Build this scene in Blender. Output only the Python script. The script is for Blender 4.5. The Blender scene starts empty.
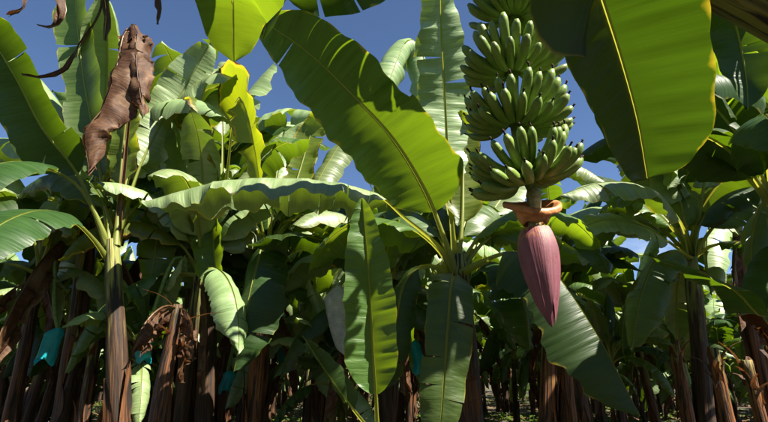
import bpy, bmesh, math, random
from mathutils import Vector as V, Matrix, noise
R = math.radians
scene = bpy.context.scene
C = scene.collection

# ------------------------------------------------------------------ camera
CAM_H, PITCH, FPX = 0.9, R(18.0), 512.0
cd = bpy.data.cameras.new('camera'); cam = bpy.data.objects.new('camera', cd); C.objects.link(cam)
cd.sensor_width = 36; cd.lens = 24; cd.clip_start = 0.05; cd.clip_end = 4000
cam.location = (0, 0, CAM_H); cam.rotation_euler = (R(90) + PITCH, 0, 0)
scene.camera = cam

# ------------------------------------------------------------------ sky, sun, exposure
SUN_TO = V((0.54, -0.30, 0.79)).normalized()
elev = math.asin(SUN_TO.z); az = math.atan2(SUN_TO.x, SUN_TO.y)
w = bpy.data.worlds.new('World'); scene.world = w; w.use_nodes = True
nt = w.node_tree; nt.nodes.clear()
sky = nt.nodes.new('ShaderNodeTexSky'); sky.sky_type = 'NISHITA'; sky.sun_disc = False
sky.sun_elevation = elev; sky.sun_rotation = az; sky.altitude = 1800
sky.air_density = 0.8; sky.dust_density = 0.0; sky.ozone_density = 4.0
bg = nt.nodes.new('ShaderNodeBackground'); bg.inputs['Strength'].default_value = 0.05
wo = nt.nodes.new('ShaderNodeOutputWorld')
# soft fair-weather cloud low over the horizon, all the way round
tc = nt.nodes.new('ShaderNodeTexCoord'); sep = nt.nodes.new('ShaderNodeSeparateXYZ')
nz = nt.nodes.new('ShaderNodeTexNoise'); nz.inputs['Scale'].default_value = 5.0; nz.inputs['Detail'].default_value = 7
mp = nt.nodes.new('ShaderNodeMapping'); mp.inputs['Scale'].default_value = (1, 1, 2.6)
rp = nt.nodes.new('ShaderNodeMapRange'); rp.inputs['From Min'].default_value = 0.5; rp.inputs['From Max'].default_value = 0.66
rz = nt.nodes.new('ShaderNodeMapRange'); rz.inputs['From Min'].default_value = 0.27; rz.inputs['From Max'].default_value = 0.12
mu = nt.nodes.new('ShaderNodeMath'); mu.operation = 'MULTIPLY'
mx = nt.nodes.new('ShaderNodeMix'); mx.data_type = 'RGBA'; mx.inputs['B'].default_value = (8.5, 8.8, 9.2, 1)
L = nt.links.new
L(tc.outputs['Generated'], mp.inputs['Vector']); L(mp.outputs['Vector'], nz.inputs['Vector'])
L(tc.outputs['Generated'], sep.inputs[0]); L(sep.outputs['Z'], rz.inputs['Value'])
L(nz.outputs['Fac'], rp.inputs['Value']); L(rp.outputs['Result'], mu.inputs[0]); L(rz.outputs['Result'], mu.inputs[1])
L(mu.outputs[0], mx.inputs['Factor']); L(sky.outputs['Color'], mx.inputs['A'])
L(mx.outputs['Result'], bg.inputs['Color']); L(bg.outputs['Background'], wo.inputs['Surface'])
sl = bpy.data.lights.new('sun', 'SUN'); sl.energy = 5.0; sl.angle = R(0.5); sl.color = (1.0, 0.93, 0.80)
so = bpy.data.objects.new('sun', sl); C.objects.link(so)
so.rotation_euler = SUN_TO.to_track_quat('Z', 'Y').to_euler()
scene.view_settings.view_transform = 'Standard'; scene.view_settings.look = 'None'
scene.view_settings.exposure = 1.85; scene.view_settings.gamma = 1.0
scene.render.engine = 'CYCLES'
scene.cycles.max_bounces = 4; scene.cycles.transmission_bounces = 3; scene.cycles.diffuse_bounces = 3; scene.cycles.glossy_bounces = 2

# ------------------------------------------------------------------ helpers
CP, SP = math.cos(PITCH), math.sin(PITCH)
def P(px, py, Y):
    """real place of something seen at (px, py) that stands Y metres in front of the photographer"""
    x = (px - 384) / FPX; v = (211 - py) / FPX
    d = V((x, CP - v * SP, SP + v * CP)); t = Y / d.y
    return V((0, 0, CAM_H)) + d * t
def link(o, parent=None):
    C.objects.link(o)
    if parent: o.parent = parent
    return o
def tag(o, label=None, cat=None, group=None, kind=None):
    for k, v in (('label', label), ('category', cat), ('group', group), ('kind', kind)):
        if v: o[k] = v
    return o
def thing(name, label, cat, loc, group=None):
    o = bpy.data.objects.new(name, None); o.location = loc; o.empty_display_size = 0.2
    link(o); return tag(o, label, cat, group)
def mesh_obj(name, verts, faces, mat, parent=None, uvs=None, smooth=True, off=None, mats=None, midx=None):
    me = bpy.data.meshes.new(name)
    if off is not None: verts = [v - off for v in verts]
    me.from_pydata([tuple(v) for v in verts], [], faces)
    if uvs:
        ul = me.uv_layers.new(name='UVMap')
        flat = []
        for l in me.loops: flat.extend(uvs[l.vertex_index])
        ul.data.foreach_set('uv', flat)
    me.polygons.foreach_set('use_smooth', [smooth] * len(me.polygons))
    for m in (mats or [mat]): me.materials.append(m)
    if midx: me.polygons.foreach_set('material_index', midx)
    me.update()
    return link(bpy.data.objects.new(name, me), parent)
def smoothpath(pts, n):
    """Catmull-Rom through pts, resampled to n+1 points of equal arc length"""
    q = [pts[0] * 2 - pts[1]] + list(pts) + [pts[-1] * 2 - pts[-2]]
    out = []
    for i in range(1, len(q) - 2):
        a, b, c, d = q[i-1], q[i], q[i+1], q[i+2]
        for k in range(16):
            t = k / 16
            out.append(0.5 * ((2*b) + (c-a)*t + (2*a-5*b+4*c-d)*t*t + (3*b-a-3*c+d)*t**3))
    out.append(pts[-1].copy())
    ls = [0]
    for i in range(1, len(out)): ls.append(ls[-1] + (out[i]-out[i-1]).length)
    tot = ls[-1]; res = []; j = 0
    for k in range(n+1):
        s = tot*k/n
        while j < len(ls)-2 and ls[j+1] < s: j += 1
        f = (s-ls[j])/max(ls[j+1]-ls[j], 1e-9)
        res.append(out[j].lerp(out[j+1], min(f, 1)))
    return res, tot
def tube(path, radii, sides=8, cap=True, wob=None, flat=1.0):
    verts, faces, uvs = [], [], []
    n = len(path); ref = None
    for i, p in enumerate(path):
        T = (path[min(i+1, n-1)] - path[max(i-1, 0)]).normalized()
        if ref is None:
            ref = T.orthogonal().normalized() if abs(T.z) > .9 or True else None
        A = (ref - T*ref.dot(T)).normalized(); B = T.cross(A); ref = A
        for k in range(sides):
            a = 2*math.pi*k/sides
            r = radii[i] * (wob(i, k) if wob else 1)
            verts.append(p + A*math.cos(a)*r + B*math.sin(a)*r*flat)
            uvs.append((k/sides, i/(n-1)))
    for i in range(n-1):
        for k in range(sides):
            k2 = (k+1) % sides
            faces.append((i*sides+k, i*sides+k2, (i+1)*sides+k2, (i+1)*sides+k))
    if cap:
        faces.append(tuple(range(sides-1, -1, -1))); faces.append(tuple((n-1)*sides+k for k in range(sides)))
    return verts, faces, uvs

# ------------------------------------------------------------------ materials
def new_mat(name):
    m = bpy.data.materials.new(name); m.use_nodes = True; m.node_tree.nodes.clear(); return m, m.node_tree
class N:
    def __init__(s, nt): s.nt = nt
    def n(s, t, **kw):
        o = s.nt.nodes.new(t)
        for k, v in kw.items(): setattr(o, k, v)
        return o
    def l(s, a, b): s.nt.links.new(a, b)
    def math(s, op, a, b=None, clamp=False):
        o = s.n('ShaderNodeMath', operation=op, use_clamp=clamp)
        for i, x in enumerate((a, b)):
            if x is None: continue
            if isinstance(x, (int, float)): o.inputs[i].default_value = x
            else: s.l(x, o.inputs[i])
        return o.outputs[0]
    def mix(s, f, a, b, blend='MIX'):
        o = s.n('ShaderNodeMix', data_type='RGBA', blend_type=blend)
        for k, x in (('Factor', f), ('A', a), ('B', b)):
            if isinstance(x, (int, float)): o.inputs[k].default_value = x
            elif isinstance(x, tuple): o.inputs[k].default_value = (*x, 1)
            else: s.l(x, o.inputs[k])
        return o.outputs['Result']
    def noise(s, vec, scale, detail=3, rough=.5, dist=0):
        o = s.n('ShaderNodeTexNoise'); o.inputs['Scale'].default_value = scale; o.inputs['Detail'].default_value = detail
        o.inputs['Roughness'].default_value = rough; o.inputs['Distortion'].default_value = dist
        s.l(vec, o.inputs['Vector']); return o.outputs['Fac']
    def rng(s, x, a, b, c=0, d=1):
        o = s.n('ShaderNodeMapRange'); s.l(x, o.inputs['Value'])
        for k, v in (('From Min', a), ('From Max', b), ('To Min', c), ('To Max', d)): o.inputs[k].default_value = v
        return o.outputs['Result']
    def xyz(s, x, y, z=0.0):
        o = s.n('ShaderNodeCombineXYZ')
        for i, v in enumerate((x, y, z)):
            if isinstance(v, (int, float)): o.inputs[i].default_value = v
            else: s.l(v, o.inputs[i])
        return o.outputs[0]

def leaf_material(name, dark, light, trans, tmix, yellow=0.0, rough=.42, spec=.5, burn=0.02, veinc=0.35, bumpd=.004):
    m, nt = new_mat(name); g = N(nt)
    uv = g.n('ShaderNodeUVMap'); sp = g.n('ShaderNodeSeparateXYZ'); g.l(uv.outputs[0], sp.inputs[0])
    u, v = sp.outputs['X'], sp.outputs['Y']
    av = g.math('ABSOLUTE', v)
    oi = g.n('ShaderNodeObjectInfo'); rnd = oi.outputs['Random']
    off = g.math('MULTIPLY', rnd, 37.0)
    fine = g.noise(g.xyz(g.math('MULTIPLY', u, 170), g.math('MULTIPLY', v, 1.2), off), 1.0, 2)      # parallel veins, midrib to edge
    band = g.noise(g.xyz(g.math('MULTIPLY', u, 28), g.math('MULTIPLY', v, .8), off), 1.0, 3)
    blot = g.noise(g.xyz(g.math('MULTIPLY', u, 4), g.math('MULTIPLY', v, 1.5), off), 1.0, 4)
    f = g.math('ADD', g.math('MULTIPLY', band, .55), g.math('MULTIPLY', fine, veinc), True)
    col = g.mix(g.rng(f, .25, .62), dark, light)
    col = g.mix(g.rng(blot, .42, .75, 0, .45), col, tuple(min(1, c*1.35) for c in light))
    tcol = g.mix(g.rng(f, .25, .65), tuple(c*.72 for c in trans), trans)
    # leaf age: a whole leaf is a little yellower or bluer than the next
    hs = g.n('ShaderNodeHueSaturation'); g.l(col, hs.inputs['Color'])
    g.l(g.rng(rnd, 0, 1, .485, .515), hs.inputs['Hue']); g.l(g.rng(rnd, 0, 1, .8, 1.2), hs.inputs['Value']); col = hs.outputs['Color']
    # yellow then brown margin
    en = g.noise(g.xyz(g.math('MULTIPLY', u, 9), g.math('MULTIPLY', v, 2), off), 1.0, 4)
    edge = g.math('ADD', av, g.math('MULTIPLY', g.math('SUBTRACT', en, .5), .42))
    fy = g.math('ADD', g.rng(edge, 1.02-burn*3, 1.10-burn*3), yellow, True)
    fb = g.rng(edge, 1.09-burn*2, 1.11-burn*2, 0, 1)
    yc = (.34, .27, .02); bc = (.11, .045, .015)
    col = g.mix(g.math('MULTIPLY', fy, .75), col, yc); tcol = g.mix(g.math('MULTIPLY', fy, .8), tcol, (.62, .46, .02))
    col = g.mix(fb, col, bc); tcol = g.mix(fb, tcol, (.10, .035, .008))
    # scattered specks and scars
    sk = g.noise(g.xyz(g.math('MULTIPLY', u, 60), g.math('MULTIPLY', v, 14), off), 1.0, 1)
    col = g.mix(g.rng(sk, .76, .8, 0, .7), col, bc)
    bs = g.n('ShaderNodeBsdfPrincipled'); g.l(col, bs.inputs['Base Color'])
    g.l(g.rng(band, .3, .7, rough-.08, rough+.1), bs.inputs['Roughness']); bs.inputs['Specular IOR Level'].default_value = spec
    bs.inputs['IOR'].default_value = 1.5
    tr = g.n('ShaderNodeBsdfTranslucent'); g.l(tcol, tr.inputs['Color'])
    bp = g.n('ShaderNodeBump'); bp.inputs['Distance'].default_value = bumpd; bp.inputs['Strength'].default_value = .8
    h = g.math('ADD', g.math('MULTIPLY', fine, .10), g.math('MULTIPLY', band, 2.4)); g.l(h, bp.inputs['Height'])
    g.l(bp.outputs['Normal'], bs.inputs['Normal'])
    ms = g.n('ShaderNodeMixShader'); ms.inputs[0].default_value = tmix
    g.l(bs.outputs[0], ms.inputs[1]); g.l(tr.outputs[0], ms.inputs[2])
    o = g.n('ShaderNodeOutputMaterial'); g.l(ms.outputs[0], o.inputs[0])
    return m
M = {}
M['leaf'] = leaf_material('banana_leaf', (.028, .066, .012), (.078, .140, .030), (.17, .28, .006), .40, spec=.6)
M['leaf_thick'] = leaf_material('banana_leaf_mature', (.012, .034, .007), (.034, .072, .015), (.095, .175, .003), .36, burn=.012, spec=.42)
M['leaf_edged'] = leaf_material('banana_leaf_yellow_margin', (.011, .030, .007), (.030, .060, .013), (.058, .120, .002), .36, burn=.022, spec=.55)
M['leaf_pale'] = leaf_material('banana_leaf_painted_sheen', (.120, .185, .065), (.245, .325, .140), (.17, .27, .006), .28, rough=.42, spec=.9)  # sunlit sheen of the wax put into a paler base colour
M['leaf_yellow'] = leaf_material('banana_leaf_ageing', (.055, .10, .012), (.12, .165, .022), (.36, .44, .006), .50, yellow=.04, burn=.06)
M['leaf_young'] = leaf_material('banana_leaf_young', (.034, .080, .012), (.085, .150, .028), (.24, .36, .008), .46, burn=.012)
def dry_material():
    m, nt = new_mat('dry_leaf'); g = N(nt)
    uv = g.n('ShaderNodeUVMap'); sp = g.n('ShaderNodeSeparateXYZ'); g.l(uv.outputs[0], sp.inputs[0])
    u, v = sp.outputs['X'], sp.outputs['Y']
    oi = g.n('ShaderNodeObjectInfo'); off = g.math('MULTIPLY', oi.outputs['Random'], 31)
    a = g.noise(g.xyz(g.math('MULTIPLY', u, 70), g.math('MULTIPLY', v, 1.5), off), 1, 3)
    b = g.noise(g.xyz(g.math('MULTIPLY', u, 6), g.math('MULTIPLY', v, 2), off), 1, 4)
    col = g.mix(g.rng(a, .3, .7), (.036, .014, .006), (.105, .045, .018))
    col = g.mix(g.rng(b, .5, .72, 0, .8), col, (.22, .13, .07))
    col = g.mix(g.rng(b, .4, .28, 0, .8), col, (.035, .018, .010))
    bs = g.n('ShaderNodeBsdfPrincipled'); g.l(col, bs.inputs['Base Color']); bs.inputs['Roughness'].default_value = .65
    bs.inputs['Specular IOR Level'].default_value = .3
    tr = g.n('ShaderNodeBsdfTranslucent'); g.l(g.mix(.5, col, (.22, .07, .015)), tr.inputs['Color'])
    bp = g.n('ShaderNodeBump'); bp.inputs['Distance'].default_value = .004; g.l(g.math('ADD', a, g.math('MULTIPLY', b, 2)), bp.inputs['Height'])
    g.l(bp.outputs[0], bs.inputs['Normal'])
    ms = g.n('ShaderNodeMixShader'); ms.inputs[0].default_value = .25; g.l(bs.outputs[0], ms.inputs[1]); g.l(tr.outputs[0], ms.inputs[2])
    o = g.n('ShaderNodeOutputMaterial'); g.l(ms.outputs[0], o.inputs[0]); return m
M['dry'] = dry_material()
def rib_material(name, a, b, tm=.45):
    m, nt = new_mat(name); g = N(nt)
    uv = g.n('ShaderNodeUVMap'); sp = g.n('ShaderNodeSeparateXYZ'); g.l(uv.outputs[0], sp.inputs[0])
    oi = g.n('ShaderNodeObjectInfo')
    n1 = g.noise(g.xyz(g.math('MULTIPLY', sp.outputs['X'], 14), g.math('MULTIPLY', sp.outputs['Y'], 5), g.math('MULTIPLY', oi.outputs['Random'], 20)), 1, 3)
    col = g.mix(g.rng(n1, .3, .7), a, b)
    bs = g.n('ShaderNodeBsdfPrincipled'); g.l(col, bs.inputs['Base Color']); bs.inputs['Roughness'].default_value = .45
    tr = g.n('ShaderNodeBsdfTranslucent'); g.l(g.mix(.7, col, (.42, .40, .03)), tr.inputs['Color'])
    ms = g.n('ShaderNodeMixShader'); ms.inputs[0].default_value = tm; g.l(bs.outputs[0], ms.inputs[1]); g.l(tr.outputs[0], ms.inputs[2])
    o = g.n('ShaderNodeOutputMaterial'); g.l(ms.outputs[0], o.inputs[0]); return m
M['rib'] = rib_material('leaf_midrib', (.16, .20, .03), (.30, .33, .07))
M['rib_dry'] = rib_material('dry_midrib', (.06, .03, .013), (.17, .09, .04), .05)
def stem_material(name, green, brown, lo, hi, orange=(.27, .115, .035)):
    """pseudostem: living green-yellow sheath above, dry rust-brown sheaths below, black blotches"""
    m, nt = new_mat(name); g = N(nt)
    uv = g.n('ShaderNodeUVMap'); sp = g.n('ShaderNodeSeparateXYZ'); g.l(uv.outputs[0], sp.inputs[0])
    u, v = sp.outputs['X'], sp.outputs['Y']
    oi = g.n('ShaderNodeObjectInfo'); off = g.math('MULTIPLY', oi.outputs['Random'], 43)
    ang = g.math('MULTIPLY', u, 2*math.pi)
    cx, sx = g.math('COSINE', ang), g.math('SINE', ang)
    def ns(sa, sv, d=3): return g.noise(g.xyz(g.math('ADD', g.math('MULTIPLY', cx, sa), off), g.math('MULTIPLY', sx, sa), g.math('MULTIPLY', v, sv)), 1, d)
    fib = ns(7, 4.5, 5); blo = ns(1.7, 7, 4); blk = ns(2.3, 5, 5); big = ns(1.0, 3.0, 3)
    gr = g.mix(g.rng(fib, .35, .65), green, tuple(min(1, c*1.5) for c in green))
    gr = g.mix(g.rng(big, .5, .7, 0, .6), gr, (.30, .26, .05))
    br = g.mix(g.rng(fib, .35, .68), brown, orange)
    br = g.mix(g.rng(big, .55, .75, 0, .5), br, (.17, .10, .05))
    hgt = g.math('ADD', v, g.math('MULTIPLY', g.math('SUBTRACT', blo, .5), 1.1))
    col = g.mix(g.rng(hgt, lo, hi), br, gr)
    col = g.mix(g.rng(blk, .52, .60), col, (.014, .009, .006))
    bs = g.n('ShaderNodeBsdfPrincipled'); g.l(col, bs.inputs['Base Color'])
    bs.inputs['Roughness'].default_value = .62; bs.inputs['Specular IOR Level'].default_value = .35
    bp = g.n('ShaderNodeBump'); bp.inputs['Distance'].default_value = .012; bp.inputs['Strength'].default_value = .9
    g.l(g.math('ADD', fib, g.math('MULTIPLY', blk, -.8)), bp.inputs['Height']); g.l(bp.outputs[0], bs.inputs['Normal'])
    o = g.n('ShaderNodeOutputMaterial'); g.l(bs.outputs[0], o.inputs[0]); return m
M['stem'] = stem_material('pseudostem', (.14, .15, .04), (.014, .008, .005), .66, .9, (.075, .034, .014))
M['stem_green'] = stem_material('pseudostem_green', (.12, .12, .025), (.032, .014, .007), .4, .9, (.18, .070, .020))
M['stem_rust_lit'] = stem_material('pseudostem_rust_lit', (.18, .16, .03), (.045, .018, .008), .75, 1.15, (.29, .105, .026))  # rust sheaths, orange brightened to stand for sun on these stems
M['stem_brown'] = stem_material('pseudostem_brown', (.10, .10, .03), (.022, .010, .005), .95, 1.3, (.16, .058, .017))
def simple(name, col, rough=.5, spec=.5, var=.25, scale=30, bump=0.0, trans=None, tmix=.3):
    m, nt = new_mat(name); g = N(nt)
    t = g.n('ShaderNodeTexCoord'); n1 = g.noise(t.outputs['Object'], scale, 4)
    c = g.mix(g.rng(n1, .3, .7), tuple(x*(1-var) for x in col), tuple(min(1, x*(1+var)) for x in col))
    bs = g.n('ShaderNodeBsdfPrincipled'); g.l(c, bs.inputs['Base Color']); bs.inputs['Roughness'].default_value = rough
    bs.inputs['Specular IOR Level'].default_value = spec
    if bump:
        bp = g.n('ShaderNodeBump'); bp.inputs['Distance'].default_value = bump; g.l(n1, bp.inputs['Height']); g.l(bp.outputs[0], bs.inputs['Normal'])
    o = g.n('ShaderNodeOutputMaterial')
    if trans:
        tr = g.n('ShaderNodeBsdfTranslucent'); tr.inputs['Color'].default_value = (*trans, 1)
        ms = g.n('ShaderNodeMixShader'); ms.inputs[0].default_value = tmix; g.l(bs.outputs[0], ms.inputs[1]); g.l(tr.outputs[0], ms.inputs[2])
        g.l(ms.outputs[0], o.inputs[0])
    else: g.l(bs.outputs[0], o.inputs[0])
    return m
def banana_material():
    m, nt = new_mat('green_banana'); g = N(nt)
    uv = g.n('ShaderNodeUVMap'); sp = g.n('ShaderNodeSeparateXYZ'); g.l(uv.outputs[0], sp.inputs[0])
    oi = g.n('ShaderNodeObjectInfo'); t = g.n('ShaderNodeTexCoord')
    n1 = g.noise(t.outputs['Object'], 22, 4); n2 = g.noise(t.outputs['Object'], 160, 2)
    col = g.mix(g.rng(n1, .3, .7), (.085, .160, .020), (.155, .240, .042))
    col = g.mix(g.rng(oi.outputs['Random'], 0, 1, 0, .5), col, (.22, .29, .06))
    col = g.mix(g.rng(sp.outputs['Y'], .14, 0.0, 0, .7), col, (.20, .26, .07))
    col = g.mix(g.rng(n2, .62, .70, 0, .7), col, (.05, .04, .015)); n3 = g.noise(t.outputs['Object'], 8, 5); col = g.mix(g.rng(n3, .6, .68, 0, .45), col, (.07, .06, .02))
    bs = g.n('ShaderNodeBsdfPrincipled'); g.l(col, bs.inputs['Base Color']); bs.inputs['Roughness'].default_value = .42
    bs.inputs['Specular IOR Level'].default_value = .45
    o = g.n('ShaderNodeOutputMaterial'); g.l(bs.outputs[0], o.inputs[0]); return m
M['banana'] = banana_material()
M['tip'] = simple('dried_flower_tip', (.030, .018, .012), .8, .2, .4, 90)
M['stalk'] = simple('fruit_stalk', (.11, .17, .035), .5, .4, .3, 25, .003)
M['cream'] = simple('flower_scar', (.30, .29, .14), .6, .3, .3, 60, .004)
def bud_material():
    m, nt = new_mat('flower_bud'); g = N(nt)
    uv = g.n('ShaderNodeUVMap'); sp = g.n('ShaderNodeSeparateXYZ'); g.l(uv.outputs[0], sp.inputs[0])
    u, v = sp.outputs['X'], sp.outputs['Y']
    t = g.n('ShaderNodeTexCoord')
    st = g.noise(g.xyz(g.math('MULTIPLY', u, 60), g.math('MULTIPLY', v, 2.5)), 1, 3)
    bl = g.noise(t.outputs['Object'], 9, 4); fi = g.noise(t.outputs['Object'], 70, 3)
    col = g.mix(g.rng(st, .3, .7), (.125, .034, .050), (.205, .066, .086))
    col = g.mix(g.rng(bl, .45, .75, 0, .55), col, (.23, .095, .125))
    col = g.mix(g.rng(fi, .64, .70, 0, .5), col, (.10, .035, .03))
    top = g.math('MULTIPLY', g.rng(v, .22, .02), g.rng(fi, .45, .58), True)
    col = g.mix(top, col, (.33, .13, .04))
    bs = g.n('ShaderNodeBsdfPrincipled'); g.l(col, bs.inputs['Base Color']); bs.inputs['Roughness'].default_value = .55
    bs.inputs['Specular IOR Level'].default_value = .35
    bp = g.n('ShaderNodeBump'); bp.inputs['Distance'].default_value = .003; g.l(g.math('ADD', st, bl), bp.inputs['Height']); g.l(bp.outputs[0], bs.inputs['Normal'])
    o = g.n('ShaderNodeOutputMaterial'); g.l(bs.outputs[0], o.inputs[0]); return m
M['bud'] = bud_material()
M['bract'] = simple('dried_bract', (.42, .175, .065), .45, .4, .4, 30, .006)
M['bag'] = simple('turquoise_plastic', (.02, .40, .48), .3, .5, .25, 12, .006, (.03, .62, .74), .45)
def white_bag_material():
    m, nt = new_mat('white_perforated_plastic'); g = N(nt)
    uv = g.n('ShaderNodeUVMap'); sc = g.n('ShaderNodeVectorMath', operation='MULTIPLY'); sc.inputs[1].default_value = (44, 44, 1)
    g.l(uv.outputs[0], sc.inputs[0])
    vo = g.n('ShaderNodeTexVoronoi', voronoi_dimensions='2D'); vo.inputs['Scale'].default_value = 1; vo.inputs['Randomness'].default_value = .35
    g.l(sc.outputs[0], vo.inputs['Vector'])
    hole = g.rng(vo.outputs['Distance'], .22, .14)
    t = g.n('ShaderNodeTexCoord'); n1 = g.noise(t.outputs['Object'], 14, 4)
    col = g.mix(g.rng(n1, .3, .7), (.34, .36, .35), (.55, .57, .56)); col = g.mix(g.math('MULTIPLY', hole, .4), col, (.08, .10, .08))
    bs = g.n('ShaderNodeBsdfPrincipled'); g.l(col, bs.inputs['Base Color']); bs.inputs['Roughness'].default_value = .4
    tr = g.n('ShaderNodeBsdfTranslucent'); g.l(col, tr.inputs['Color'])
    ms = g.n('ShaderNodeMixShader'); ms.inputs[0].default_value = .35; g.l(bs.outputs[0], ms.inputs[1]); g.l(tr.outputs[0], ms.inputs[2])
    o = g.n('ShaderNodeOutputMaterial'); g.l(ms.outputs[0], o.inputs[0]); return m
M['white_bag'] = white_bag_material()
def ground_material():
    m, nt = new_mat('plantation_soil'); g = N(nt)
    t = g.n('ShaderNodeTexCoord'); p = t.outputs['Object']
    a = g.noise(p, .6, 5); b = g.noise(p, 6, 5, .6); c = g.noise(p, 40, 3)
    col = g.mix(g.rng(b, .3, .7), (.035, .022, .013), (.10, .065, .038))
    col = g.mix(g.rng(a, .45, .6, 0, .7), col, (.035, .06, .015))
    col = g.mix(g.rng(c, .6, .7, 0, .6), col, (.10, .07, .045))
    bs = g.n('ShaderNodeBsdfPrincipled'); g.l(col, bs.inputs['Base Color']); bs.inputs['Roughness'].default_value = .9
    bp = g.n('ShaderNodeBump'); bp.inputs['Distance'].default_value = .06; g.l(g.math('ADD', b, g.math('MULTIPLY', c, .4)), bp.inputs['Height']); g.l(bp.outputs[0], bs.inputs['Normal'])
    o = g.n('ShaderNodeOutputMaterial'); g.l(bs.outputs[0], o.inputs[0]); return m
M['ground'] = ground_material()
M['weed'] = simple('weeds', (.075, .13, .03), .6, .3, .5, 3, 0, (.16, .26, .03), .4)
M['litter'] = simple('leaf_litter', (.11, .062, .030), .8, .2, .5, 5)

# ------------------------------------------------------------------ ground
gv, gf = [], []
rg = random.Random(1); n = 60
def gz(x, y): return .05*math.sin(x*.9+1)*math.sin(y*.7) + .03*math.sin(x*2.3+y*1.7)
xs = [-900, -300, -120] + [-60 + i*2 for i in range(61)] + [120, 300, 900]
ys = [-900, -300, -100] + [-20 + i*1.5 for i in range(66)] + [120, 300, 900]
for y in ys:
    for x in xs: gv.append(V((x, y, gz(x, y) - .03)))
for j in range(len(ys)-1):
    for i in range(len(xs)-1):
        a = j*len(xs)+i; gf.append((a, a+1, a+len(xs)+1, a+len(xs)))
tag(mesh_obj('ground', gv, gf, M['ground']), kind='structure')

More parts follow.
